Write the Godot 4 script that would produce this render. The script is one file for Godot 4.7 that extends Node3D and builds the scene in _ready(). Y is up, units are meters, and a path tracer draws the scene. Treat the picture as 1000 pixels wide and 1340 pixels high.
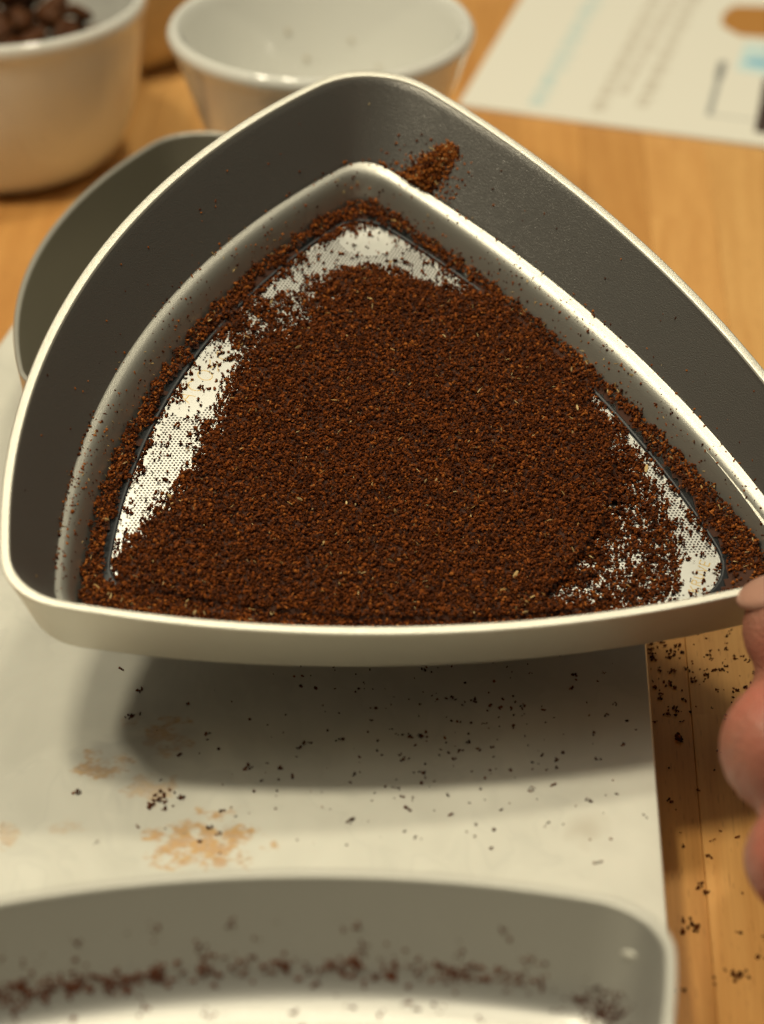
extends Node3D

const N := 288                        # points round a tray outline
# outlines of the trays in their own plane (mm): three corner centres (x, y), three corner radii, three side radii
const RIM := [3.73, 81.08, -72.81, -48.32, 74.3, -44.59, 20.59, 13.71, 16.08, 175.58, 270.03, 278.32]
const LEDGE := [2.62, 79.14, -66.41, -42.78, 73.52, -41.58, 7.21, 7.99, 7.98, 170.32, 227.26, 303.0]
const SIEVE := [1.38, 66.95, -53.87, -30.24, 54.38, -33.5, 8.66, 9.43, 12.29, 171.83, 202.89, 240.65]
const OTHER := [0.0, 80.44, -69.66, -40.22, 69.66, -40.22, 18.11, 18.11, 18.11, 204.5, 204.5, 204.5]

var rng := RandomNumberGenerator.new()
var noise := FastNoiseLite.new()
var fine := FastNoiseLite.new()
var used := {}
var M := {}
var r_rim: PackedFloat32Array
var r_ledge: PackedFloat32Array
var r_sieve: PackedFloat32Array
var grains: Array[Mesh] = []
var flakes: Array[Mesh] = []


func _ready() -> void:
	rng.seed = 7
	noise.seed = 3
	noise.noise_type = FastNoiseLite.TYPE_SIMPLEX_SMOOTH
	noise.frequency = 1.0
	noise.fractal_octaves = 3
	fine.seed = 11
	fine.noise_type = FastNoiseLite.TYPE_SIMPLEX_SMOOTH
	fine.frequency = 1.0
	fine.fractal_octaves = 1
	camera_and_light()
	make_materials()
	tabletop()
	marble()
	grain_shapes()
	var sifter := sifter_tray()
	catch_tray()
	rear_tray()
	cups()
	leaflet()
	grounds(sifter)
	crumbs()
	hand()


func camera_and_light() -> void:
	var cam := Camera3D.new()
	cam.name = "camera"
	cam.position = Vector3(0, 0.433, 0)
	cam.rotation_degrees.x = -30.2123
	var at := CameraAttributesPhysical.new()
	at.frustum_focal_length = 71.64
	at.frustum_focus_distance = 0.765
	at.frustum_near = 0.05
	at.frustum_far = 60.0
	at.exposure_aperture = 6.8
	cam.attributes = at
	add_child(cam)
	cam.fov = 2.0 * rad_to_deg(atan(670.0 / 4000.0))
	cam.near = 0.05
	cam.far = 60.0
	var we := WorldEnvironment.new()
	we.name = "environment"
	var e := Environment.new()
	e.background_mode = Environment.BG_COLOR
	e.background_color = Color(0.08, 0.072, 0.054).linear_to_srgb()
	e.tonemap_mode = Environment.TONE_MAPPER_LINEAR
	e.tonemap_exposure = 1.2
	e.sdfgi_enabled = true
	e.ssao_enabled = true
	e.ssil_enabled = true
	we.environment = e
	add_child(we)
	var warm := Color(1.0, 0.915, 0.68).linear_to_srgb()
	# three ceiling spots over the far side of the table
	spot(Vector3(-0.80, 1.45, -0.54), 0.66, warm)
	spot(Vector3(-0.40, 1.45, -0.54), 0.68, warm)
	spot(Vector3(0.14, 1.45, -1.08), 0.58, warm)
	# the pale ceiling
	area(Vector3(-0.1, 2.0, -0.7), Vector2(2.4, 2.2), 0.98, Color(1.0, 0.93, 0.74).linear_to_srgb())


func spot(at: Vector3, energy: float, c: Color) -> void:
	var l := SpotLight3D.new()
	l.name = "spot_light"
	l.position = at
	l.light_energy = energy
	l.light_color = c
	l.light_size = 0.085
	l.spot_angle = 40.0
	l.spot_angle_attenuation = 0.6
	l.spot_range = 6.0
	l.spot_attenuation = 2.0
	l.shadow_enabled = true
	add_child(l, true)
	l.look_at(Vector3(0, 0.02, -0.72), Vector3.UP)


func area(at: Vector3, size: Vector2, energy: float, c: Color) -> void:
	var l := AreaLight3D.new()
	l.name = "ceiling_light"
	l.position = at
	l.area_size = size
	l.light_energy = energy
	l.light_color = c
	l.area_range = 8.0
	l.shadow_enabled = true
	add_child(l, true)
	l.look_at(Vector3(0, 0.05, -0.62), Vector3.FORWARD)


# ------------------------------------------------------------------ helpers
func numbered(called: String) -> String:
	used[called] = used.get(called, -1) + 1
	return called if used[called] == 0 else "%s_%03d" % [called, used[called]]


func tag(o: Node3D, label: String, category: String, group := "", kind := "") -> Node3D:
	if label:
		o.set_meta("label", label)
	if category:
		o.set_meta("category", category)
	if group:
		o.set_meta("group", group)
	if kind:
		o.set_meta("kind", kind)
	return o


func base(called: String, at := Vector3.ZERO, turn := 0.0) -> Node3D:
	var o := Node3D.new()
	o.name = numbered(called)
	o.position = at
	o.rotation.y = turn
	add_child(o)
	return o


func part(called: String, mesh: Mesh, m: Material, parent: Node3D) -> MeshInstance3D:
	var o := MeshInstance3D.new()
	o.name = called
	o.mesh = mesh
	o.material_override = m
	parent.add_child(o, true)
	return o


func lone(called: String, mesh: Mesh, m: Material) -> MeshInstance3D:
	return part(numbered(called), mesh, m, self)


func triangles(v: PackedVector3Array, f: PackedInt32Array, uv := PackedVector2Array(), col := PackedColorArray()) -> ArrayMesh:
	var n := PackedVector3Array()
	n.resize(v.size())
	for i in range(0, f.size(), 3):
		var c := (v[f[i + 2]] - v[f[i]]).cross(v[f[i + 1]] - v[f[i]])
		for k in 3:
			n[f[i + k]] += c
	for i in n.size():
		n[i] = n[i].normalized() if n[i].length_squared() > 0 else Vector3.UP
	var a := []
	a.resize(Mesh.ARRAY_MAX)
	a[Mesh.ARRAY_VERTEX] = v
	a[Mesh.ARRAY_NORMAL] = n
	a[Mesh.ARRAY_INDEX] = f
	if uv.size():
		a[Mesh.ARRAY_TEX_UV] = uv
	if col.size():
		a[Mesh.ARRAY_COLOR] = col
	var am := ArrayMesh.new()
	am.add_surface_from_arrays(Mesh.PRIMITIVE_TRIANGLES, a)
	return am


# the radius of a rounded triangle of arcs in each of N directions
func waves(q: Array) -> PackedFloat32Array:
	var c := [Vector2(q[0], q[1]), Vector2(q[2], q[3]), Vector2(q[4], q[5])]
	var o := []
	for k in 3:
		var a: Vector2 = c[k]
		var b: Vector2 = c[(k + 1) % 3]
		var r1: float = q[9 + k] - q[6 + k]
		var r2: float = q[9 + k] - q[6 + (k + 1) % 3]
		var d := a.distance_to(b)
		var e := (b - a) / d
		var x := (r1 * r1 - r2 * r2 + d * d) / (2 * d)
		o.append(a + e * x + Vector2(-e.y, e.x) * sqrt(maxf(r1 * r1 - x * x, 0.001)))
	var pts := PackedVector2Array()
	for k in 3:
		var a0: float = (c[k] - o[(k + 2) % 3]).angle()
		var a1: float = (c[k] - o[k]).angle()
		a1 += TAU if a1 < a0 else 0.0
		var a2: float = (c[(k + 1) % 3] - o[k]).angle()
		while a2 < a1:
			a2 += TAU
		for i in 60:
			pts.append(c[k] + q[6 + k] * Vector2.from_angle(lerpf(a0, a1, i / 60.0)))
		for i in 120:
			pts.append(o[k] + q[9 + k] * Vector2.from_angle(lerpf(a1, a2, i / 120.0)))
	var ang := []
	for p in pts:
		ang.append(fposmod(atan2(-p.x, p.y), TAU))
	var out := PackedFloat32Array()
	for i in N:
		var want := TAU * i / N
		for j in pts.size():
			var k := (j + 1) % pts.size()
			var span := fposmod(ang[k] - ang[j], TAU)
			var t := fposmod(want - ang[j], TAU)
			if span < 1.0 and t <= span:
				var dir := Vector2(-sin(want), cos(want))
				var e := pts[k] - pts[j]
				out.append(0.001 * pts[j].cross(e) / dir.cross(e))
				break
	return out


# a ring of radii moved inwards by d, at the height h
func ring(r: PackedFloat32Array, d: float, h: float) -> Array:
	var out := PackedFloat32Array()
	for x in r:
		out.append(x - d * 0.001)
	return [out, h * 0.001]


func mixed(a: PackedFloat32Array, b: PackedFloat32Array, t: float) -> PackedFloat32Array:
	var out := PackedFloat32Array()
	for i in a.size():
		out.append(lerpf(a[i], b[i], t))
	return out


func on_ring(rg: Array, i: int) -> Vector3:
	var a := TAU * i / N
	var r: float = rg[0][i % N]
	return Vector3(-r * sin(a), rg[1], -r * cos(a))


func loft(rings: Array, fill_end := false) -> ArrayMesh:
	var v := PackedVector3Array()
	var f := PackedInt32Array()
	for rg in rings:
		for i in N:
			v.append(on_ring(rg, i))
	for k in rings.size() - 1:
		for i in N:
			var j := (i + 1) % N
			var a := k * N + i
			var b := k * N + j
			f.append_array([a, a + N, b, b, a + N, b + N])
	if fill_end:
		v.append(Vector3(0, rings[-1][1], 0))
		var k0 := (rings.size() - 1) * N
		for i in N:
			f.append_array([k0 + i, v.size() - 1, k0 + (i + 1) % N])
	return triangles(v, f)


func lathe(profile: Array, n := 96) -> ArrayMesh:
	var v := PackedVector3Array()
	var f := PackedInt32Array()
	for q in profile:
		for i in n:
			var a := TAU * i / n
			v.append(Vector3(q.x * sin(a), q.y, q.x * cos(a)))
	for k in profile.size() - 1:
		for i in n:
			var j := (i + 1) % n
			f.append_array([k * n + i, k * n + n + i, k * n + j, k * n + j, k * n + n + i, k * n + n + j])
	return triangles(v, f)


# a smooth curve through profile points
func smooth(pts: Array, steps := 5) -> Array:
	var out := []
	for i in pts.size() - 1:
		var p0: Vector2 = pts[maxi(i - 1, 0)]
		var p1: Vector2 = pts[i]
		var p2: Vector2 = pts[i + 1]
		var p3: Vector2 = pts[mini(i + 2, pts.size() - 1)]
		for s in steps:
			out.append(p1.cubic_interpolate(p2, p0, p3, float(s) / steps))
	out.append(pts[-1])
	return out


func lin(r: float, g: float, b: float) -> Color:
	return Color(r, g, b).linear_to_srgb()


func plain(c: Color, rough: float, metal := 0.0) -> StandardMaterial3D:
	var m := StandardMaterial3D.new()
	m.albedo_color = c
	m.roughness = rough
	m.metallic = metal
	return m


func noise_map(freq: float, size: int, strength: float, seed_: int, kind := FastNoiseLite.TYPE_SIMPLEX_SMOOTH) -> NoiseTexture2D:
	var t := NoiseTexture2D.new()
	var n := FastNoiseLite.new()
	n.noise_type = kind
	n.frequency = freq
	n.seed = seed_
	n.fractal_octaves = 2
	t.noise = n
	t.width = size
	t.height = size
	t.seamless = true
	if strength > 0:
		t.as_normal_map = true
		t.bump_strength = strength
	return t


func make_materials() -> void:
	var speckle := noise_map(0.28, 512, 2.2, 5)
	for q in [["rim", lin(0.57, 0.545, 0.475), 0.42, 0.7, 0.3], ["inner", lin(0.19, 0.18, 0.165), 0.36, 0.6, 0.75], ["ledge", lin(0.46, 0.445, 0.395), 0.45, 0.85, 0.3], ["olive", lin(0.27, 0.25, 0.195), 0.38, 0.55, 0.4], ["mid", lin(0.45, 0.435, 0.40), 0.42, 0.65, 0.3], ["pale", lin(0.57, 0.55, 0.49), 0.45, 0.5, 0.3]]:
		var m := plain(q[1], q[2], q[3])
		m.normal_enabled = true
		m.normal_texture = speckle
		m.normal_scale = q[4]
		m.uv1_triplanar = true
		m.uv1_scale = Vector3(26, 26, 26)
		M[q[0]] = m
	M.rubber = plain(lin(0.011, 0.013, 0.016), 0.5)
	var g := plain(Color.WHITE, 0.7)
	g.metallic_specular = 0.25
	g.vertex_color_use_as_albedo = true
	M.grain = g
	M.bed = plain(lin(0.045, 0.0125, 0.0035), 0.9)
	var p := plain(lin(0.68, 0.67, 0.62), 0.07)
	p.clearcoat_enabled = true
	p.clearcoat = 0.5
	p.clearcoat_roughness = 0.06
	M.porcelain = p
	M.tan = plain(lin(0.62, 0.47, 0.25), 0.3)
	var b := plain(Color.WHITE, 0.6)
	b.metallic_specular = 0.3
	b.vertex_color_use_as_albedo = true
	M.bean = b
	# maple staves: one grain picture, four tones
	var grain := wood_picture()
	for k in 5:
		var w := plain(lin(1, 1, 1).lerp([lin(0.95, 0.86, 0.74), lin(1, 0.95, 0.9), lin(0.84, 0.74, 0.62), lin(1, 1, 1), lin(0.9, 0.84, 0.72)][k], 1.0), 0.42)
		w.albedo_texture = grain
		M["wood%d" % k] = w


func wood_picture() -> ImageTexture:
	var w := 256
	var h := 768
	var im := Image.create(w, h, false, Image.FORMAT_RGB8)
	var light := Color(0.67, 0.375, 0.128)
	var dark := Color(0.45, 0.195, 0.046)
	for y in h:
		for x in w:
			var s := noise.get_noise_2d(x * 0.035 + 0.5 * sin(y * 0.006), y * 0.0022)
			var t := fine.get_noise_2d(x * 0.33, y * 0.011)
			var pore := fine.get_noise_2d(x * 0.45 + 300, y * 0.045)
			var k := clampf(0.36 + s * 0.55 + t * 0.22, 0, 1)
			var c := light.lerp(dark, k * 0.62)
			if pore > 0.62:
				c = c.lerp(Color(0.22, 0.09, 0.022), (pore - 0.62) * 1.5)
			im.set_pixel(x, y, c.linear_to_srgb())
	return ImageTexture.create_from_image(im)


# a box with chamfered top edges; uv in metres
func stave(w: float, l: float, h: float, off: Vector2) -> ArrayMesh:
	var c := 0.00018
	var v := PackedVector3Array()
	var uv := PackedVector2Array()
	var f := PackedInt32Array()
	var loops := [[w / 2, l / 2, -h], [w / 2, l / 2, -c], [w / 2 - c, l / 2 - c, 0.0]]
	for lo in loops:
		for s in [[-1, -1], [1, -1], [1, 1], [-1, 1]]:
			v.append(Vector3(s[0] * lo[0], lo[2], s[1] * lo[1]))
	f.append_array([8, 9, 10, 8, 10, 11])
	for k in 2:
		for i in 4:
			var j := (i + 1) % 4
			f.append_array([k * 4 + i, k * 4 + j, k * 4 + 4 + i, k * 4 + j, k * 4 + 4 + j, k * 4 + 4 + i])
	var st := SurfaceTool.new()
	st.begin(Mesh.PRIMITIVE_TRIANGLES)
	st.set_smooth_group(-1)
	for i in f:
		st.set_uv(Vector2(v[i].x / 0.07 + off.x, v[i].z / 0.30 + off.y))
		st.add_vertex(v[i])
	st.generate_normals()
	return st.commit()


func tabletop() -> void:
	var t := base("tabletop", Vector3.ZERO, -0.04)
	tag(t, "butcher block table of narrow honey coloured wooden staves", "", "", "structure")
	for k in range(-19, 20):
		var x := 0.0195 + 0.022 * k
		var z := 0.2 + rng.randf() * 0.3
		while z > -1.75:
			var l := rng.randf_range(0.34, 0.75)
			var o := part("stave", stave(0.02194, l - 0.0002, 0.04, Vector2(rng.randf(), rng.randf())), M["wood%d" % rng.randi_range(0, 4)], t)
			o.position = Vector3(x, -0.0002 * rng.randf(), z - l / 2)
			z -= l
	var bed := BoxMesh.new()
	bed.size = Vector3(0.86, 0.01, 2.3)
	var o := part("underlay", bed, plain(lin(0.3, 0.14, 0.045), 0.8), t)
	o.position = Vector3(0.0195, -0.0425, -0.75)


# ------------------------------------------------------------------ marble slab
func marble() -> void:
	var w := 560
	var h := 1650
	var x0 := -0.135
	var z0 := -0.90
	var sx := 0.21
	var sz := 0.62
	var im := Image.create(w, h, false, Image.FORMAT_RGB8)
	# rusty stains that belong to the stone: centre x, z, radii, strength
	var stains := [[-0.0405, -0.5605, 0.0135, 0.0125, 1.0], [-0.066, -0.5905, 0.0075, 0.006, 0.9], [-0.0515, -0.603, 0.006, 0.010, 0.8], [-0.061, -0.611, 0.003, 0.004, 0.5], [-0.055, -0.5815, 0.008, 0.006, 0.55], [-0.0865, -0.562, 0.004, 0.006, 0.5], [-0.072, -0.566, 0.004, 0.004, 0.3]]
	for y in h:
		var z := z0 + sz * (y + 0.5) / h
		for x in w:
			var X := x0 + sx * (x + 0.5) / w
			var n1 := noise.get_noise_2d(X * 22, z * 14)
			var n2 := noise.get_noise_2d(X * 60 + 9, z * 45 + n1)
			var k := clampf(0.5 + 0.5 * n1 + 0.25 * n2, 0, 1)
			var c := Color(0.58, 0.565, 0.50).lerp(Color(0.73, 0.71, 0.63), k)
			var vein := absf(noise.get_noise_2d(X * 17 + 40 + 0.35 * n2, z * 11 - X * 9))
			if vein < 0.13:
				c = c.lerp(Color(0.40, 0.40, 0.37), (0.13 - vein) * 0.9)
			for s in stains:
				var dx: float = (X - s[0]) / s[2]
				var dz: float = (z - s[1]) / s[3]
				var d := dx * dx + dz * dz
				if d < 5.0:
					var rag := fine.get_noise_2d(X * 330, z * 330) * 0.5 + noise.get_noise_2d(X * 500, z * 500) * 0.5
					var edge := noise.get_noise_2d(X * 130 + 3, z * 130) * 1.5 + fine.get_noise_2d(X * 500, z * 500) * 0.35
					var q: float = smoothstep(0.0, 1.0, (1.0 - d + edge) * 0.9) * s[4] * clampf(0.85 + rag * 0.45, 0.3, 1.0)
					var crack := absf(fine.get_noise_2d(X * 190 + 50, z * 190))
					c = c.lerp(Color(0.50, 0.235, 0.07).lerp(Color(0.60, 0.37, 0.15), clampf(0.5 + rag, 0, 1)), q * 0.9)
					if q > 0.3 and crack < 0.05:
						c = c.lerp(Color(0.34, 0.28, 0.2), 0.45)
			# dull grey bruise beside the stains
			var dg := Vector2((X + 0.0575) / 0.011, (z + 0.598) / 0.017).length()
			if dg < 1.6:
				c = c.lerp(Color(0.36, 0.35, 0.33), clampf(1.3 - dg + n2 * 0.9, 0, 1) * 0.55)
			# a faint brown smudge near the right edge
			var ds := Vector2((X - 0.0465) / 0.004, (z + 0.5665) / 0.006).length()
			if ds < 2.0:
				c = c.lerp(Color(0.42, 0.36, 0.28), clampf(1.2 - ds + n2 * 1.2, 0, 1) * 0.4)
			im.set_pixel(x, y, c.linear_to_srgb())
	var m := plain(Color.WHITE, 0.2)
	m.albedo_texture = ImageTexture.create_from_image(im)
	# outline, clockwise from above, with a worn far left corner
	var o := PackedVector2Array()
	for q in [[Vector2(0.0737, -0.868), 0.006, -PI / 2, 0.0], [Vector2(0.0545, -0.285), 0.006, 0.0, PI / 2], [Vector2(-0.120, -0.285), 0.006, PI / 2, PI]]:
		for s in 7:
			var a := lerpf(q[2], q[3], s / 6.0)
			o.append(Vector2(q[0].x - 0.006 + q[1] * cos(a), q[0].y + q[1] * sin(a)))
	for q in [Vector2(-0.126, -0.70), Vector2(-0.1245, -0.745), Vector2(-0.1195, -0.785), Vector2(-0.1135, -0.812), Vector2(-0.108, -0.838), Vector2(-0.095, -0.862), Vector2(-0.075, -0.873)]:
		o.append(q)
	var v := PackedVector3Array()
	var uv := PackedVector2Array()
	var f := PackedInt32Array()
	var mid := Vector2(-0.03, -0.58)
	var levels := [[0.0, 0.0005], [0.0, 0.0175], [0.0006, 0.0189], [0.0016, 0.0197], [0.003, 0.02]]
	for l in levels:
		for q in o:
			var p: Vector2 = q + (mid - q).normalized() * l[0]
			v.append(Vector3(p.x, l[1], p.y))
	v.append(Vector3(mid.x, 0.02, mid.y))
	var n := o.size()
	for k in levels.size() - 1:
		for i in n:
			var j := (i + 1) % n
			f.append_array([k * n + i, k * n + j, k * n + n + i, k * n + j, k * n + n + j, k * n + n + i])
	for i in n:
		f.append_array([(levels.size() - 1) * n + i, (levels.size() - 1) * n + (i + 1) % n, v.size() - 1])
	for p in v:
		uv.append(Vector2((p.x - x0) / sx, (p.z - z0) / sz))
	tag(lone("marble_slab", triangles(v, f, uv), m), "cream marble slab with rusty stains lying on the wooden table", "slab")


# ------------------------------------------------------------------ trays
func sifter_tray() -> Node3D:
	r_rim = waves(RIM)
	r_ledge = waves(LEDGE)
	r_sieve = waves(SIEVE)
	var t := base("sifter_tray")
	tag(t, "tilted rounded triangular metal sifter tray heaped with ground coffee", "tray")
	t.transform = Transform3D(Basis(Vector3(0.98935924, -0.04437121, -0.13856222), Vector3(0.08302291, 0.95425992, 0.28721979), Vector3(0.11948009, -0.2956674, 0.94778969)).orthonormalized().scaled(Vector3.ONE * 1.15), Vector3(0.0050942, 0.0869160, -0.6608263))
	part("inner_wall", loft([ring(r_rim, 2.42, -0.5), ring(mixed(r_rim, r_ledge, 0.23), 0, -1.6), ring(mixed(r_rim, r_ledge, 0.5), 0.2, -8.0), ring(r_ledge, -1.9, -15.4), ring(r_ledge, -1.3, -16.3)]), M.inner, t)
	part("outer_wall", loft([ring(r_rim, 14, -18.1), ring(r_rim, 7.7, -18.1), ring(r_rim, 7.1, -17.9), ring(r_rim, 6.8, -17.4), ring(r_rim, 3.4, -8.5), ring(r_rim, 0.2, -0.8), ring(r_rim, 0.05, -0.3), ring(r_rim, 0.15, -0.1), ring(r_rim, 0.4, 0.0), ring(r_rim, 1.9, 0.0), ring(r_rim, 2.2, -0.1), ring(r_rim, 2.42, -0.5)]), M.rim, t)
	part("ledge", loft([ring(r_ledge, -1.3, -16.3), ring(r_ledge, -0.9, -16.5), ring(r_ledge, 0.0, -16.7), ring(r_ledge, 0.9, -17.1), ring(r_ledge, 1.7, -17.7), ring(r_ledge, 2.4, -18.6), ring(r_ledge, 3.1, -19.8), ring(r_ledge, 3.9, -21.4), ring(r_ledge, 4.8, -23.2), ring(r_ledge, 5.5, -24.6), ring(r_ledge, 6.0, -25.2)]), M.ledge, t)
	part("collar", loft([ring(r_ledge, 7.0, -28.0), ring(r_ledge, 4.5, -28.0), ring(r_ledge, 0.8, -17.4)]), M.rim, t)
	part("gasket", loft([ring(r_ledge, 5.6, -25.3), ring(r_ledge, 6.2, -25.1), ring(mixed(r_ledge, r_sieve, 0.8), 0.0, -24.8), ring(r_sieve, -1.0, -24.3), ring(r_sieve, -0.6, -23.95), ring(r_sieve, -0.1, -23.95), ring(r_sieve, 0.15, -24.3), ring(r_sieve, 0.15, -25.2)]), M.rubber, t)
	part("sieve_plate", sieve_mesh(), sieve_material(), t)
	return t


const PX := 15.3846                    # sieve picture pixels per mm

func sieve_mesh() -> ArrayMesh:
	var v := PackedVector3Array([Vector3(0, -0.0246, 0)])
	var f := PackedInt32Array()
	for k in [0.5, 1.0]:
		for i in N:
			var p := on_ring([r_sieve, -0.0246], i)
			v.append(Vector3(p.x * k, p.y, p.z * k))
	for i in N:
		var j := (i + 1) % N
		f.append_array([0, 1 + i, 1 + j, 1 + i, 1 + N + i, 1 + j, 1 + j, 1 + N + i, 1 + N + j])
	var uv := PackedVector2Array()
	for p in v:
		uv.append(Vector2(p.x * 1000 * PX / 2048 + 0.5, p.z * 1000 * PX / 2048 + 0.56))
	return triangles(v, f, uv)


func plate_px(u: float, v: float) -> Vector2:
	return Vector2(u * PX + 1024, -v * PX + 0.56 * 2048)


func sieve_material() -> StandardMaterial3D:
	var im := Image.create(2048, 2048, false, Image.FORMAT_RGB8)
	im.fill(lin(0.38, 0.372, 0.35))
	var mt := Image.create(2048, 2048, false, Image.FORMAT_L8)
	mt.fill(Color(1, 1, 1))
	var dot := Image.create(8, 8, false, Image.FORMAT_RGBA8)
	var dotm := Image.create(8, 8, false, Image.FORMAT_LA8)
	for y in 8:
		for x in 8:
			var d := Vector2(x - 3.5, y - 3.5).length()
			var a := clampf(4.0 - d, 0, 1)
			dot.set_pixel(x, y, Color(0.10, 0.045, 0.02, a))
			dotm.set_pixel(x, y, Color(0, 0, 0, a))
	var im8 := Image.create(2048, 2048, false, Image.FORMAT_RGBA8)
	im8.fill(lin(0.38, 0.372, 0.35))
	var mt8 := Image.create(2048, 2048, false, Image.FORMAT_LA8)
	mt8.fill(Color(1, 1, 1, 1))
	var row := 0
	for y in range(20, 2030, 11):
		row += 1
		for x in range(10 + (row % 2) * 6, 2040, 13):
			var u := (x - 1024) / PX
			var v := -(y - 0.56 * 2048) / PX
			var a := fposmod(atan2(-u, v), TAU)
			var i := int(a / TAU * N) % N
			var edge := r_sieve[i] * 1000 - Vector2(u, v).length()
			if edge < 1.6:
				continue
			# plain zones that carry the lettering, and the three corners
			var q := Vector2(u + 38.5, v - 24.0).rotated(-0.93)
			if absf(q.x) < 12.5 and absf(q.y) < 5.0 - 0.02 * q.x * q.x:
				continue
			var corner := minf(Vector2(u - 2.5, v - 71).length(), minf(Vector2(u - 61, v + 38).length(), Vector2(u + 62, v + 36).length()))
			if corner < 6.8:
				continue
			var p := Vector2i(x - 4, y - 4)
			im8.blend_rect(dot, Rect2i(0, 0, 8, 8), p)
			mt8.blend_rect(dotm, Rect2i(0, 0, 8, 8), p)
	# etched lettering
	etch(im8, "ACOSC", Vector2(-43.2, 17.6), 0.93, 3.4, 4.0)
	etch(im8, "KRUVE", Vector2(59.9, -42.8), 1.10, 2.1, 2.05)
	var m := plain(Color.WHITE, 0.28, 1.0)
	m.albedo_texture = ImageTexture.create_from_image(im8)
	mt8.convert(Image.FORMAT_L8)
	m.metallic_texture = ImageTexture.create_from_image(mt8)
	m.metallic_texture_channel = BaseMaterial3D.TEXTURE_CHANNEL_RED
	return m


func etch(im: Image, word: String, at: Vector2, turn: float, height: float, step: float) -> void:
	var shapes := {"A": [[0, 0, 0.38, 1], [0.38, 1, 0.76, 0], [0.16, 0.36, 0.6, 0.36]], "N": [[0, 0, 0, 1], [0, 1, 0.7, 0], [0.7, 0, 0.7, 1]], "K": [[0, 0, 0, 1], [0, 0.45, 0.6, 1], [0.2, 0.6, 0.62, 0]], "R": [[0, 0, 0, 1], [0, 1, 0.5, 0.95], [0.5, 0.95, 0.55, 0.6], [0.55, 0.6, 0, 0.5], [0.25, 0.5, 0.62, 0]], "U": [[0, 1, 0, 0.25], [0, 0.25, 0.3, 0], [0.3, 0, 0.6, 0.25], [0.6, 0.25, 0.6, 1]], "V": [[0, 1, 0.33, 0], [0.33, 0, 0.66, 1]], "E": [[0, 0, 0, 1], [0, 1, 0.55, 1], [0, 0.5, 0.5, 0.5], [0, 0, 0.55, 0]]}
	for w in word.length():
		var strokes: Array = shapes.get(word[w], []).duplicate()
		if word[w] in "CO":
			var from := 0.8 if word[w] == "C" else 0.0
			for k in 22:
				var a0 := lerpf(from, TAU - from, k / 22.0)
				var a1 := lerpf(from, TAU - from, (k + 1) / 22.0)
				strokes.append([0.42 + 0.42 * cos(a0), 0.5 + 0.5 * sin(a0), 0.42 + 0.42 * cos(a1), 0.5 + 0.5 * sin(a1)])
		if word[w] == "S":
			for k in 22:
				var t0 := k / 22.0
				var t1 := (k + 1) / 22.0
				strokes.append([0.36 + 0.34 * cos(0.6 + t0 * 5.2) * (1 if t0 < 0.5 else -1), 1.0 - t0, 0.36 + 0.34 * cos(0.6 + t1 * 5.2) * (1 if t1 < 0.5 else -1), 1.0 - t1])
		for s in strokes:
			for k in 60:
				var q := Vector2(lerpf(s[0], s[2], k / 59.0) * height + w * step, lerpf(s[1], s[3], k / 59.0) * height).rotated(turn) + at
				var p := plate_px(q.x, q.y)
				for dx in 3:
					for dy in 3:
						im.set_pixelv(Vector2i(p) + Vector2i(dx - 1, dy - 1), Color(0.62, 0.53, 0.36))


func catch_tray() -> void:
	var r := waves(OTHER)
	var t := base("catch_tray", Vector3(-0.02656771, 0.05852165, -0.42711997), 3.227)
	tag(t, "deep grey catch tray dusted with coffee, nearest the viewer on the marble slab", "tray")
	part("outer_wall", loft([ring(r, 7.5, -38.4), ring(r, 6.6, -37.8), ring(r, 6.2, -36.8), ring(r, 0.2, -1.0), ring(r, 0.05, -0.3), ring(r, 0.2, -0.1), ring(r, 0.5, 0.0), ring(r, 2.0, 0.0), ring(r, 2.3, -0.15), ring(r, 2.6, -0.6)]), M.pale, t)
	part("inner_wall", loft([ring(r, 2.6, -0.6), ring(r, 4.2, -9), ring(r, 6.4, -17), ring(r, 7.8, -20.5), ring(r, 10.0, -23.6), ring(r, 13.5, -25.6), ring(r, 19, -26.5)]), M.mid, t)
	part("floor", loft([ring(r, 19, -26.5), ring(r, 40, -26.6), ring(r, 60, -26.6)], true), M.pale, t)
	part("base", loft([ring(r, 60, -38.45), ring(r, 7.5, -38.4)]), M.pale, t)
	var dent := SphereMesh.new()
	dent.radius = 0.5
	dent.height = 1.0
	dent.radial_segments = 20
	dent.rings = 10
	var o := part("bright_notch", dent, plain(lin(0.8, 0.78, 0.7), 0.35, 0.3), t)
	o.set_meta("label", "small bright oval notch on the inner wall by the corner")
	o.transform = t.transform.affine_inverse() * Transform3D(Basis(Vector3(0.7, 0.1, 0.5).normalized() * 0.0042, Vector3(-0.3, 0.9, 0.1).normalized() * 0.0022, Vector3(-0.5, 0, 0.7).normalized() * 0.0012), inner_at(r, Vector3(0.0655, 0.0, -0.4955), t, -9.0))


# the point of the tray's inner wall at height h (mm) nearest to a direction given by a world point
func inner_at(r: PackedFloat32Array, w: Vector3, t: Node3D, h: float) -> Vector3:
	var q: Vector3 = t.transform.affine_inverse() * w
	var a := fposmod(atan2(-q.x, -q.z), TAU)
	var i := int(a / TAU * N) % N
	return t.transform * on_ring(ring(r, 4.15, h), i)


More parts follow.
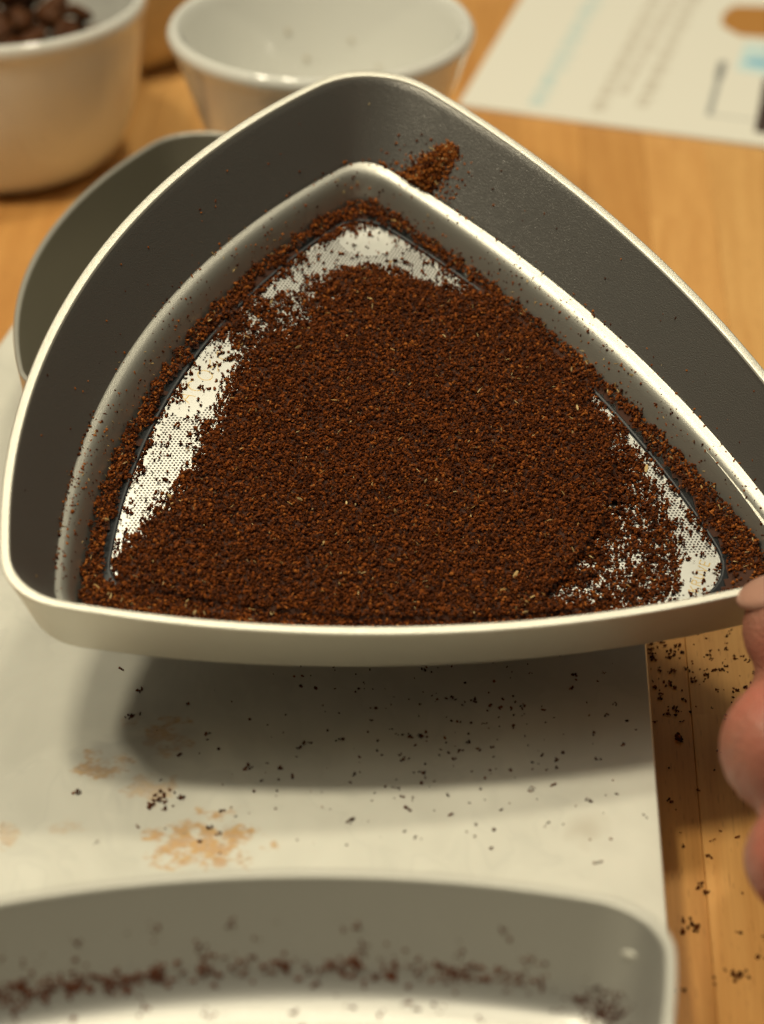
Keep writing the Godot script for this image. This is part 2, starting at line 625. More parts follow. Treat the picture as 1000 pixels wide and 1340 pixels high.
func rear_tray() -> void:
	var r := waves(OTHER)
	var t := base("rear_tray", Vector3(-0.02705141, 0.05952642, -0.78192164), 0.354)
	tag(t, "dark olive grey empty tray standing behind the sifter at the slab's far end", "tray")
	part("outer_wall", loft([ring(r, 7.5, -39.4), ring(r, 6.6, -38.8), ring(r, 6.2, -37.8), ring(r, 0.2, -1.0), ring(r, 0.0, -0.4), ring(r, 0.3, -0.1), ring(r, 0.7, 0.0), ring(r, 1.3, 0.0), ring(r, 1.6, -0.15), ring(r, 1.8, -0.6)]), M.rim, t)
	part("inner_wall", loft([ring(r, 1.8, -0.6), ring(r, 4.2, -12), ring(r, 6.4, -22), ring(r, 8.2, -27.6), ring(r, 11.5, -29.2), ring(r, 14.5, -30.0)]), M.olive, t)
	part("floor", loft([ring(r, 14.5, -30.0), ring(r, 40, -30.1), ring(r, 60, -30.1)], true), M.olive, t)
	part("base", loft([ring(r, 60, -39.45), ring(r, 7.5, -39.4)]), M.olive, t)


# ------------------------------------------------------------------ cups
func cups() -> void:
	var tall := smooth([Vector2(0.0, 0.002), Vector2(0.026, 0.002), Vector2(0.0285, 0.0), Vector2(0.033, 0.0006), Vector2(0.0395, 0.0052), Vector2(0.0445, 0.0145), Vector2(0.0478, 0.027), Vector2(0.0500, 0.0415), Vector2(0.0512, 0.053), Vector2(0.0522, 0.0572), Vector2(0.0518, 0.0600), Vector2(0.0503, 0.0612), Vector2(0.0486, 0.0602), Vector2(0.0474, 0.057), Vector2(0.0462, 0.045), Vector2(0.0435, 0.024), Vector2(0.037, 0.011), Vector2(0.02, 0.006), Vector2(0.0, 0.0055)])
	var o := base("bean_cup", Vector3(-0.1325, 0.0, -0.9915))
	tag(o, "white porcelain cup filled with roasted coffee beans, at left on the table", "cup")
	part("cup_body", lathe(tall), M.porcelain, o)
	o = base("empty_bowl", Vector3(-0.0197, 0.0, -0.9333))
	tag(o, "wide tapering white bowl, nearly empty, behind the sifter's far corner", "bowl")
	var wide := smooth([Vector2(0.0, 0.003), Vector2(0.022, 0.003), Vector2(0.0235, 0.0), Vector2(0.026, 0.0005), Vector2(0.0275, 0.005), Vector2(0.0315, 0.017), Vector2(0.0375, 0.034), Vector2(0.0435, 0.052), Vector2(0.0478, 0.0645), Vector2(0.0495, 0.0682), Vector2(0.0498, 0.0705), Vector2(0.0484, 0.0725), Vector2(0.0466, 0.0722), Vector2(0.0450, 0.0695), Vector2(0.0435, 0.065), Vector2(0.0385, 0.05), Vector2(0.0310, 0.031), Vector2(0.0225, 0.014), Vector2(0.012, 0.008), Vector2(0.0, 0.007)])
	part("bowl_body", lathe(wide), M.porcelain, o)
	var sm := plain(lin(0.55, 0.49, 0.38), 0.6)
	for q in [[1.9, 0.050, 1.6], [3.3, 0.046, 1.2], [3.6, 0.040, 1.5], [2.9, 0.052, 1.0], [3.45, 0.055, 1.2], [2.6, 0.045, 0.9]]:
		var s := SphereMesh.new()
		s.radius = 0.0007 * q[2]
		s.height = 0.0003 * q[2]
		s.radial_segments = 10
		s.rings = 5
		var d := part("coffee_fleck", s, sm, o)
		var rr: float = lerpf(0.0310, 0.0435, (q[1] - 0.031) / 0.034) - 0.0002
		d.position = Vector3(rr * sin(q[0]), q[1], rr * cos(q[0]))
		d.rotation = Vector3(0, q[0], 0)
		d.rotate_object_local(Vector3.RIGHT, -1.18)
	o = base("tan_cup", Vector3(-0.108, 0.0, -1.098))
	tag(o, "tan brown cup standing behind and between the two white vessels", "cup")
	part("cup_body", lathe(tall), M.tan, o)
	# the beans, lying in rows of a heap
	var shapes := [bean_mesh(1), bean_mesh(2), bean_mesh(3)]
	for ly in 3:
		var y := 0.037 + 0.0058 * ly
		var span := 0.039 - 0.004 * ly
		for k in [38, 36, 22][ly]:
			var a: float = k * 2.39996 + ly
			var rad: float = span * sqrt((k + 0.5) / [38.0, 36.0, 22.0][ly])
			var b := lone("coffee_bean", shapes[rng.randi() % 3], M.bean)
			b.transform = Transform3D(Basis.from_euler(Vector3(rng.randf_range(-0.8, 0.8), rng.randf() * TAU, rng.randf_range(-0.7, 0.7) + (PI if rng.randf() < 0.4 else 0.0))), Vector3(-0.1325 + rad * cos(a), y + rng.randf() * 0.003 + (0.004 if rad < 0.02 else 0.0), -0.9915 + rad * sin(a)))
			tag(b, "dark roasted coffee bean heaped in the white cup at left", "coffee bean", "coffee beans heaped in the white cup")


func bean_mesh(k: int) -> ArrayMesh:
	var v := PackedVector3Array()
	var f := PackedInt32Array()
	var col := PackedColorArray()
	var nu := 20
	var nv := 12
	for j in nv + 1:
		var b := PI * j / nv
		for i in nu:
			var a := TAU * i / nu
			var p := Vector3(sin(b) * cos(a), cos(b), sin(b) * sin(a))   # long axis y for now
			var q := Vector3(p.y * 0.0056, p.x * 0.0034, p.z * 0.0041)
			if q.y < 0:
				q.y *= 0.45
				var g := exp(-pow(q.z / 0.0006 - 0.4 * sin(q.x * 500), 2.0))
				q.y += 0.0011 * g * (1.0 - pow(absf(p.y), 4.0))
			q *= 1.0 + 0.05 * fine.get_noise_3d(q.x * 400 + k * 7, q.y * 400, q.z * 400)
			v.append(q)
			var t := 0.5 + 0.5 * fine.get_noise_3d(q.x * 700 + k * 3, q.y * 700, q.z * 700)
			col.append(Color(0.038, 0.0125, 0.0042).lerp(Color(0.095, 0.033, 0.0095), t))
	for j in nv:
		for i in nu:
			var i2 := (i + 1) % nu
			f.append_array([j * nu + i, j * nu + nu + i, j * nu + i2, j * nu + i2, j * nu + nu + i, j * nu + nu + i2])
	return triangles(v, f, PackedVector2Array(), col)


# ------------------------------------------------------------------ leaflet
func leaflet() -> void:
	var e1 := Vector3(0.943, 0, 0.333).normalized()
	var e2 := Vector3(0.245, 0, -0.97).normalized()
	var o := Vector3(0.0278, 0.0012, -1.0369)
	var w := 0.148
	var h := 0.21
	var sz := Vector2i(740, 1050)
	var im := Image.create(sz.x, sz.y, false, Image.FORMAT_RGB8)
	var paper := lin(0.74, 0.71, 0.63)
	im.fill(paper)
	var px := func(p: Vector2) -> Vector2:       # a point of the table to a pixel of the page
		var d := Vector2(p.x - o.x, p.y - o.z)
		var det := e1.x * e2.z - e2.x * e1.z
		return Vector2((d.x * e2.z - e2.x * d.y) / det / w * sz.x, sz.y - (e1.x * d.y - d.x * e1.z) / det / h * sz.y)
	# lines of small print, running away from the viewer
	for q in [[Vector2(0.0565, -1.0345), Vector2(0.0882, -1.158), 36.0, lin(0.46, 0.60, 0.60), 0.0], [Vector2(0.0785, -1.0292), Vector2(0.1122, -1.158), 28.0, lin(0.50, 0.44, 0.36), 0.0], [Vector2(0.0890, -1.046), Vector2(0.1202, -1.158), 24.0, lin(0.53, 0.47, 0.39), 0.0], [Vector2(0.0951, -1.0335), Vector2(0.127, -1.158), 28.0, lin(0.50, 0.44, 0.36), 0.0]]:
		var a: Vector2 = px.call(q[0])
		var b: Vector2 = px.call(q[1])
		var dir := (b - a).normalized()
		var side := Vector2(-dir.y, dir.x)
		var s := 0.0
		while s < a.distance_to(b):
			var word := rng.randf_range(30, 75)
			var e := s + word
			while s < e:
				# one letter: an upright and a short stroke or bowl
				var at := a + dir * s
				var tall: float = q[2] * (1.0 if rng.randf() < 0.3 else 0.7)
				stroke(im, at - side * q[2] * 0.5, at + side * (tall - q[2] * 0.5), q[3], 4)
				var y1: float = rng.randf_range(0.1, 0.7) * tall - q[2] * 0.5
				stroke(im, at + side * y1, at + dir * 6 + side * (y1 + rng.randf_range(-3, 3)), q[3], 2)
				if rng.randf() < 0.6:
					stroke(im, at + dir * 6 - side * q[2] * 0.5, at + dir * 6 + side * q[2] * 0.15, q[3], 2)
				s += 10.0
			s += 10.0
	# the drawing: a beaker with blue water, a brown paddle, a dark block
	var grey := lin(0.34, 0.34, 0.32)
	var bk: Array = []
	for q in [Vector2(0.1182, -1.0263), Vector2(0.1275, -1.0738), Vector2(0.1480, -1.0690), Vector2(0.1390, -1.0190)]:
		bk.append(px.call(q))
	fill_shape(im, [bk[1].lerp(bk[2], 0.25) , bk[1].lerp(bk[2], 0.3) + (bk[1] - bk[0]) * 0.5, bk[2] + (bk[2] - bk[3]) * 0.5, bk[2].lerp(bk[3], 0.15), bk[1].lerp(bk[0], 0.1).lerp(bk[2], 0.25)], lin(0.56, 0.70, 0.70))
	var spot_at: Vector2 = bk[1].lerp(bk[2], 0.62) + (bk[1] - bk[0]) * 0.12
	fill_shape(im, round_shape(spot_at, 26, 22), lin(0.25, 0.5, 0.64))
	for k in 4:
		if k != 1:
			stroke(im, bk[k], bk[(k + 1) % 4], grey, 5)
	stroke(im, bk[0], bk[1], grey, 11)
	stroke(im, bk[1] - (bk[1] - bk[0]) * 0.25, bk[1] + (bk[1] - bk[0]) * 0.05, lin(0.24, 0.24, 0.23), 15)
	var pd: Array = []
	for q in [Vector2(0.1312, -1.1144), Vector2(0.1325, -1.1265), Vector2(0.1379, -1.1360), Vector2(0.152, -1.1352), Vector2(0.165, -1.130), Vector2(0.165, -1.107), Vector2(0.150, -1.1015), Vector2(0.1370, -1.1040)]:
		pd.append(px.call(q))
	fill_shape(im, pd, lin(0.42, 0.19, 0.04))
	var bl: Array = []
	for q in [Vector2(0.1328, -1.0105), Vector2(0.1418, -1.0610), Vector2(0.160, -1.056), Vector2(0.152, -1.004)]:
		bl.append(px.call(q))
	fill_shape(im, bl, lin(0.05, 0.03, 0.025))
	var m := plain(Color.WHITE, 0.55)
	m.albedo_texture = ImageTexture.create_from_image(im)
	var v := PackedVector3Array()
	var uv := PackedVector2Array()
	var f := PackedInt32Array()
	for lv in [[0.0, -0.001], [0.0, 0.0], [0.0003, 0.0002]]:
		for q in [[0, 0], [1, 0], [1, 1], [0, 1]]:
			var a: float = clampf(q[0] * w, lv[0], w - lv[0])
			var b: float = clampf(q[1] * h, lv[0], h - lv[0])
			v.append(e1 * a + e2 * b + Vector3(0, lv[1], 0))
			uv.append(Vector2(q[0], 1.0 - q[1]))
	f.append_array([8, 10, 9, 8, 11, 10])
	for k in 2:
		for i in 4:
			var j := (i + 1) % 4
			f.append_array([k * 4 + i, k * 4 + 4 + i, k * 4 + j, k * 4 + j, k * 4 + 4 + i, k * 4 + 4 + j])
	var n := lone("printed_leaflet", triangles(v, f, uv), m)
	n.position = o
	tag(n, "cream printed leaflet with blue and brown text and a drawing, far right", "leaflet")


func round_shape(c: Vector2, a: float, b: float) -> Array:
	var out := []
	for k in 16:
		out.append(c + Vector2(a * cos(TAU * k / 16), b * sin(TAU * k / 16)))
	return out


func stroke(im: Image, a: Vector2, b: Vector2, c: Color, w: int) -> void:
	var n := int(a.distance_to(b)) + 1
	for k in n + 1:
		var p := a.lerp(b, float(k) / n)
		im.fill_rect(Rect2i(int(p.x) - w / 2, int(p.y) - w / 2, w, w), c)


func fill_shape(im: Image, pts: Array, c: Color) -> void:
	var poly := PackedVector2Array(pts)
	var box := Rect2(poly[0], Vector2.ZERO)
	for p in poly:
		box = box.expand(p)
	for y in range(maxi(0, int(box.position.y)), mini(im.get_height(), int(box.end.y) + 1)):
		for x in range(maxi(0, int(box.position.x)), mini(im.get_width(), int(box.end.x) + 1)):
			if Geometry2D.is_point_in_polygon(Vector2(x, y), poly):
				im.set_pixel(x, y, c)


# ------------------------------------------------------------------ ground coffee
func grain_shapes() -> void:
	for k in 5:
		grains.append(lump([Vector3(1, 0.75, 0.9), Vector3(1.25, 0.6, 0.8), Vector3(0.9, 0.85, 1.0), Vector3(1.5, 0.55, 0.7), Vector3(1.1, 0.5, 1.05)][k], 0.32))
	for k in 2:
		flakes.append(lump(Vector3(1.5, 0.16, 0.55) if k == 0 else Vector3(1.9, 0.2, 0.3), 0.2))


# a jagged twenty-sided lump about one unit across
func lump(s: Vector3, rough: float) -> ArrayMesh:
	var t := (1.0 + sqrt(5.0)) / 2.0
	var p := [Vector3(-1, t, 0), Vector3(1, t, 0), Vector3(-1, -t, 0), Vector3(1, -t, 0), Vector3(0, -1, t), Vector3(0, 1, t), Vector3(0, -1, -t), Vector3(0, 1, -t), Vector3(t, 0, -1), Vector3(t, 0, 1), Vector3(-t, 0, -1), Vector3(-t, 0, 1)]
	for i in 12:
		p[i] = p[i].normalized() * 0.5 * s * rng.randf_range(1.0 - rough, 1.0 + rough)
	var st := SurfaceTool.new()
	st.begin(Mesh.PRIMITIVE_TRIANGLES)
	st.set_smooth_group(-1)
	for q in [[0, 11, 5], [0, 5, 1], [0, 1, 7], [0, 7, 10], [0, 10, 11], [1, 5, 9], [5, 11, 4], [11, 10, 2], [10, 7, 6], [7, 1, 8], [3, 9, 4], [3, 4, 2], [3, 2, 6], [3, 6, 8], [3, 8, 9], [4, 9, 5], [2, 4, 11], [6, 2, 10], [8, 6, 7], [9, 8, 1]]:
		for i in [q[0], q[2], q[1]]:
			st.add_vertex(p[i])
	st.generate_normals()
	return st.commit()


func coffee_color(red := 0.0) -> Color:
	var t := rng.randf()
	var c := Color(0.050, 0.0118, 0.0022).lerp(Color(0.225, 0.054, 0.0066), t * t)
	if rng.randf() < 0.05 + red:
		c = Color(0.25, 0.070, 0.010).lerp(Color(0.36, 0.115, 0.02), rng.randf())
	return c


func chaff_color() -> Color:
	return Color(0.36, 0.20, 0.06).lerp(Color(0.62, 0.46, 0.22), rng.randf())


func any_turn() -> Basis:
	return Basis.from_euler(Vector3(rng.randf() * TAU, rng.randf() * TAU, rng.randf() * TAU))


# a list of [transform, colour, shape] as copies, one child per shape
func scatter(list: Array, called: String, parent: Node3D) -> void:
	for k in grains.size() + flakes.size():
		var mine := list.filter(func(q): return q[2] == k)
		if mine.is_empty():
			continue
		var mm := MultiMesh.new()
		mm.transform_format = MultiMesh.TRANSFORM_3D
		mm.use_colors = true
		mm.mesh = grains[k] if k < grains.size() else flakes[k - grains.size()]
		mm.instance_count = mine.size()
		for i in mine.size():
			mm.set_instance_transform(i, mine[i][0])
			mm.set_instance_color(i, mine[i][1])
		var o := MultiMeshInstance3D.new()
		o.name = called
		o.multimesh = mm
		o.material_override = M.grain
		o.set_meta("kind", "stuff")
		parent.add_child(o, true)


func grain(p: Vector3, size: float, red := 0.0, chaff := 0.012) -> Array:
	if rng.randf() < chaff:
		return [Transform3D(any_turn().scaled(Vector3.ONE * size * rng.randf_range(1.2, 1.9)), p), chaff_color(), 5 + rng.randi() % 2]
	return [Transform3D(any_turn().scaled(Vector3.ONE * size), p), coffee_color(red), rng.randi() % 5]


func to_edge(p: Vector2, poly: PackedVector2Array) -> float:   # negative inside
	var d := 1e9
	for i in poly.size():
		d = minf(d, p.distance_to(Geometry2D.get_closest_point_to_segment(p, poly[i], poly[(i + 1) % poly.size()])))
	return -d if Geometry2D.is_point_in_polygon(p, poly) else d


var bare: Array[PackedVector2Array] = []
var thin: Array[PackedVector2Array] = []

# distance in mm to the nearest bare patch of the plate (negative on it), with a ragged edge
func cover(p: Vector2) -> float:
	var d := 1e9
	for b in bare:
		d = minf(d, to_edge(p, b))
	for b in thin:
		var e := to_edge(p, b)
		if e < 1.0:
			d = minf(d, 1.0 + e * 0.22 + 2.2 * fine.get_noise_2d(p.x * 0.34, p.y * 0.34) + 1.0)
	return d + 0.9 + 2.4 * noise.get_noise_2d(p.x * 0.16, p.y * 0.16) + 1.3 * fine.get_noise_2d(p.x * 0.8, p.y * 0.8)


func radius_at(r: PackedFloat32Array, p: Vector2) -> float:   # mm
	var a := fposmod(atan2(-p.x, p.y), TAU) / TAU * N
	var i := int(a)
	return lerpf(r[i % N], r[(i + 1) % N], a - i) * 1000


func grounds(sifter: Node3D) -> void:
	bare = [PackedVector2Array([Vector2(1.1, 74.4), Vector2(7.4, 74.3), Vector2(14.5, 66.1), Vector2(23.1, 52.8), Vector2(14.8, 54.6), Vector2(8.2, 58.9), Vector2(1.2, 60.4), Vector2(-6, 59.4), Vector2(-10.8, 57.4), Vector2(-15, 53), Vector2(-20.5, 50), Vector2(-26.2, 51), Vector2(-8.6, 68.6)]),
		PackedVector2Array([Vector2(-38, 35), Vector2(-31, 39), Vector2(-31.8, 27.6), Vector2(-36.3, 18.2), Vector2(-40, 9.5), Vector2(-43.2, 2.3), Vector2(-45.5, -3.7), Vector2(-51.3, -12.3), Vector2(-57.4, -19.8), Vector2(-62.6, -26), Vector2(-64.7, -32.5), Vector2(-65.7, -31.3), Vector2(-61.6, -17.4), Vector2(-51.7, 9.3), Vector2(-42, 30)]),
		PackedVector2Array([Vector2(48.2, 14.5), Vector2(51.2, 3.5), Vector2(54.6, -4), Vector2(56.5, -13.2), Vector2(58, -22.4), Vector2(58, -31.4), Vector2(57.2, -36.8), Vector2(54.5, -41.1), Vector2(51.3, -46.2), Vector2(62.1, -44.7), Vector2(67.1, -36.2), Vector2(66.9, -32.9), Vector2(56.7, -1.9)])]
	thin = [PackedVector2Array([Vector2(-32, 41), Vector2(-26, 51), Vector2(-10, 57.5), Vector2(-6, 53), Vector2(-10, 44), Vector2(-18, 37.5), Vector2(-26, 34.5), Vector2(-31, 29)]),
		PackedVector2Array([Vector2(49, 8), Vector2(49.5, -4), Vector2(47, -14), Vector2(43, -24), Vector2(36, -34), Vector2(27, -45), Vector2(52, -46.5), Vector2(58, -34), Vector2(57.5, -18)])]
	var o := base("coffee_grounds")
	o.transform = sifter.transform
	tag(o, "dark brown ground coffee spread over the sieve of the tilted tray", "ground coffee", "", "stuff")
	# the body of the heap
	var height := {}
	var n0 := 70
	for j in range(-n0, n0 + 14):
		for i in range(-n0 - 4, n0 + 5):
			height[Vector2i(i, j)] = cover(Vector2(i, j) * 1.1)
	var v := PackedVector3Array()
	var f := PackedInt32Array()
	var at := {}
	for q in height:
		var p := Vector2(q) * 1.1
		var inner := radius_at(r_ledge, p) - 5.6 - p.length()
		if height[q] > 1.6 and inner > 0.0:
			at[q] = v.size()
			v.append(Vector3(p.x, -24.6 + heap(p, height[q]) - 0.45, -p.y) * 0.001)
	for q in at:
		var b: Vector2i = q + Vector2i(1, 0)
		var c: Vector2i = q + Vector2i(0, 1)
		var d: Vector2i = q + Vector2i(1, 1)
		if at.has(b) and at.has(c) and at.has(d):
			f.append_array([at[q], at[c], at[b], at[b], at[c], at[d]])
	part("heap", triangles(v, f), M.bed, o)
	# the grains
	var list := []
	for k in 190000:
		var p := Vector2(rng.randf_range(-76, 92), rng.randf_range(-66, 88))
		var outer := radius_at(r_ledge, p) - 4.9 - 0.9 * fine.get_noise_2d(p.x * 0.2, p.y * 0.2 + 9) - p.length()
		if outer < 0:
			continue
		var past := p.length() - radius_at(r_sieve, p)            # over the gasket
		var d := cover(p)
		if past > -0.3:
			# in the trough: the gasket shows in places
			if past < 2.2 and fine.get_noise_2d(p.x * 0.13 + 5, p.y * 0.13) + past * 0.2 - 0.1 + 0.5 * fine.get_noise_2d(p.x * 0.7, p.y * 0.7) < ((0.55 if past < 1.1 else 0.22) if d < 3.5 else (-0.05 if past < 0.9 else -0.9)):
				continue
			if p.x > 62 and p.y < -38 and past < 7.0 and fine.get_noise_2d(p.x * 0.5, p.y * 0.5) < 0.35:
				continue
			d = maxf(d, 4.0)
		elif d < 0.0:
			# stray clumps on the bare steel
			var clump := fine.get_noise_2d(p.x * 0.36 + 71, p.y * 0.36) + 0.35 * fine.get_noise_2d(p.x * 1.1, p.y * 1.1 + 30)
			if clump < 0.50 or rng.randf() > 0.55:
				if rng.randf() > 0.005:
					continue
		elif d < 1.6 and rng.randf() > 0.5 + 0.3 * d:
			continue
		var y := -24.6 + heap(p, d) + rng.randf_range(-0.45, 0.35)
		y = maxf(y, -24.45)
		if past > 0:
			y = maxf(y, -23.9)
		list.append(grain(Vector3(p.x, y, -p.y) * 0.001, 0.001 * (0.30 + 0.68 * pow(rng.randf(), 1.8)) * (0.9 if d < 0 else 1.0), 0.10 if past > 1.5 else 0.0, 0.008 if past < 1.0 else 0.02))
	scatter(list, "coffee_grain", o)
	# dust and chips clinging to the inner wall, the ledge and the collar
	o = base("coffee_dust")
	o.transform = sifter.transform
	tag(o, "fine coffee dust and chips clinging to the tray's inner walls and ledge", "coffee dust", "", "stuff")
	var prof := [ring(mixed(r_rim, r_ledge, 0.23), 0, -1.6), ring(mixed(r_rim, r_ledge, 0.5), 0.2, -8.0), ring(r_ledge, -1.9, -15.4), ring(r_ledge, -0.7, -16.9), ring(r_ledge, 0.8, -17.1), ring(r_ledge, 2.2, -18.2), ring(r_ledge, 3.7, -21.0), ring(r_ledge, 5.2, -24.0)]
	list = []
	for k in 1800:
		var a := rng.randf() * N
		var t := 7.0 * pow(rng.randf(), 0.62)
		if t < 2.0 and rng.randf() < 0.62:
			continue
		if t > 2.6 and t < 5.0 and fine.get_noise_1d(a * 0.09) < -0.1 and rng.randf() < 0.6:
			continue
		var chips := t < 3.5
		list.append(grain(wall_point(prof, a, t), 0.001 * rng.randf_range(0.22, 0.75), 0.5 if chips else 0.25, 0.10))
	# a band of grounds lodged on the ledge in the near left corner
	for k in 170:
		var a := N * (rng.randf_range(0.235, 0.325))
		list.append(grain(wall_point(prof, a, rng.randf_range(2.3, 4.0)), 0.001 * rng.randf_range(0.4, 0.95), 0.3, 0.04))
	scatter(list, "dust", o)
	# the little heap stuck on the far right wall
	o = base("coffee_clump")
	o.transform = sifter.transform
	tag(o, "small golden brown clump of grounds stuck to the far wall above the ledge", "ground coffee", "", "stuff")
	list = []
	for k in 1500:
		var t := rng.randf()
		var u := lerpf(13.5, 25.0, t)
		var w := lerpf(4.6, 3.4, t) * (0.45 + 0.55 * sin(PI * clampf(t * 0.9 + 0.12, 0, 1)))
		var s := (rng.randf() + rng.randf() - 1.0) * w * 1.15
		if rng.randf() < 0.10:
			s *= 2.8
			u += rng.randf_range(-4, 5)
		# across the wall: angle changes with s, the way up with t
		var dir := Vector2(u + s * 0.8, 0)
		var ang := -atan2(12.5 + t * 9.5 + s, 78.0)
		var ft := lerpf(2.35, 0.75, t) + rng.randf_range(-0.12, 0.12)
		var p := wall_point(prof, fposmod(ang, TAU) / TAU * N, ft)
		var thick := 2.2 * maxf(0, 1.0 - absf(s) / w) * sin(PI * clampf(t * 0.85 + 0.2, 0, 1)) * rng.randf()
		p += Vector3(-0.2, 0.8, 0.6) * 0.001 * thick
		list.append(grain(p, 0.001 * rng.randf_range(0.4, 0.9), 0.42, 0.05))
	scatter(list, "coffee_grain", o)


func heap(p: Vector2, d: float) -> float:   # mm above the plate
	var past := p.length() - radius_at(r_sieve, p)
	var h := 2.0 * smoothstep(0.5, 8.0, d) + 0.5 * noise.get_noise_2d(p.x * 0.09, p.y * 0.09 + 20) * smoothstep(2.0, 8.0, d)
	if past > -2:
		h = maxf(h * 0.5, 0.2) + 0.16 * clampf(past + 2.0, 0, 12)
	return h + 0.25


func wall_point(prof: Array, a: float, t: float) -> Vector3:
	var i := int(a) % N
	var k := clampi(int(t), 0, prof.size() - 2)
	var p := on_ring(prof[k], i).lerp(on_ring(prof[k + 1], i), clampf(t - k, 0, 1))
	var q := on_ring(prof[k], i + 1).lerp(on_ring(prof[k + 1], i + 1), clampf(t - k, 0, 1))
	return p.lerp(q, a - int(a))


func crumbs() -> void:
	var o := base("coffee_crumbs", Vector3(0, 0.02, 0))
	tag(o, "scattered black coffee crumbs on the marble under the tilted tray", "coffee crumbs", "", "stuff")
	var list := []
	for k in 330:
		var x := 0.016 + (rng.randf() + rng.randf() - 1.0) * 0.062
		var z := -0.604 + (rng.randf() + rng.randf() - 1.0) * 0.052
		if k > 285:
			x = rng.randf_range(-0.11, 0.06)
			z = rng.randf_range(-0.70, -0.54)
		if x > 0.061 or x < -0.12:
			continue
		crumb(list, Vector3(x, 0, z), 1 + int(pow(rng.randf(), 3.5) * 6), rng.randf_range(0.3, 0.9))
	for q in [[-0.0512, -0.5778, 22, 1.0], [-0.0535, -0.5745, 5, 0.8], [-0.0465, -0.5775, 7, 0.8], [-0.0505, -0.5735, 5, 0.8], [-0.0605, -0.6115, 8, 0.9], [-0.0590, -0.6225, 5, 0.9], [-0.0395, -0.566, 5, 0.8], [-0.0368, -0.5635, 4, 0.8], [-0.0415, -0.5605, 4, 0.8], [-0.0655, -0.641, 4, 0.8], [-0.0645, -0.6325, 4, 0.8]]:
		crumb(list, Vector3(q[0], 0, q[1]), q[2], q[3])
	scatter(list, "crumb", o)
	o = base("coffee_crumbs")
	tag(o, "black coffee crumbs spilled over the wood right of the marble slab", "coffee crumbs", "", "stuff")
	list = []
	for k in 190:
		var x := 0.066 + absf(rng.randf() + rng.randf() - 1.0) * 0.036 + 0.003
		var z := -0.665 + (rng.randf() + rng.randf() - 1.0) * 0.034
		if k > 130:
			z = rng.randf_range(-0.66, -0.50)
			x = 0.063 + rng.randf() * 0.03 - (z + 0.6) * 0.03
		crumb(list, Vector3(x, 0, z), 1 + int(pow(rng.randf(), 2.0) * 8), rng.randf_range(0.4, 0.95))
	for q in [[0.0712, -0.556, 12, 1.2], [0.0795, -0.538, 14, 1.2], [0.0735, -0.571, 6, 0.9], [0.0735, -0.631, 10, 1.1]]:
		crumb(list, Vector3(q[0], 0, q[1]), q[2], q[3])
	scatter(list, "crumb", o)
	# reddish dust in the catch tray, along the foot of its far wall and in the right corner
	o = base("coffee_crumbs")
	tag(o, "reddish brown coffee dust along the catch tray's far wall", "coffee crumbs", "", "stuff")
	list = []
	var r := waves(OTHER)
	var t := Transform3D(Basis(Vector3.UP, 3.227), Vector3(-0.02656771, 0.05852165, -0.42711997))
	var prof := [ring(r, 2.6, -0.6), ring(r, 4.2, -9), ring(r, 6.4, -17), ring(r, 7.8, -20.5), ring(r, 10.0, -23.6), ring(r, 13.5, -25.6), ring(r, 19, -26.4), ring(r, 29, -26.4)]
	for k in 330:
		var w := Vector3(-0.088 + 0.13 * pow(rng.randf(), 1.25), 0, -0.495)
		if k % 3 == 0:
			w.x = [-0.082, -0.066, -0.048, -0.036, -0.018, -0.008, 0.006, 0.018][rng.randi() % 8] + rng.randfn() * 0.003
		var q := t.affine_inverse() * w
		var a := fposmod(atan2(-q.x, -q.z), TAU) / TAU * N
		var ft := 2.75 + rng.randfn() * 0.42
		if rng.randf() < 0.14:
			ft = rng.randf_range(3.0, 7.0)
		elif rng.randf() < 0.1:
			ft = rng.randf_range(0.9, 2)
		for c in 1 + int(pow(rng.randf(), 2.0) * 7):
			var g := grain(t * wall_point(prof, a + rng.randfn() * 0.4, clampf(ft + rng.randfn() * 0.07, 0.5, 6.9)), 0.001 * rng.randf_range(0.45, 1.1), 0.0, 0.0)
			g[1] = Color(0.09, 0.024, 0.010).lerp(Color(0.17, 0.05, 0.018), rng.randf())
			list.append(g)
	for k in 130:
		var w := Vector3(0.047 + rng.randfn() * 0.004, 0, -0.483 + rng.randfn() * 0.003)
		var q := t.affine_inverse() * w
		var a := fposmod(atan2(-q.x, -q.z), TAU) / TAU * N
		var g := grain(t * wall_point(prof, a, clampf(3.4 + rng.randfn() * 0.6, 0.5, 6.9)), 0.001 * rng.randf_range(0.5, 1.1), 0.0, 0.0)
		g[1] = Color(0.05, 0.015, 0.007).lerp(Color(0.12, 0.035, 0.013), rng.randf())
		list.append(g)
	scatter(list, "crumb", o)


func crumb(list: Array, at: Vector3, n: int, size: float) -> void:
	for k in n:
		var s := 0.001 * size * rng.randf_range(0.6, 1.1)
		var p := at + Vector3(rng.randfn(), 0, rng.randfn()) * 0.00032 * sqrt(n - 1.0) * size
		p.y += s * 0.28
		var g := grain(p, s, 0.0, 0.004)
		g[1] = g[1] * 0.75
		list.append(g)


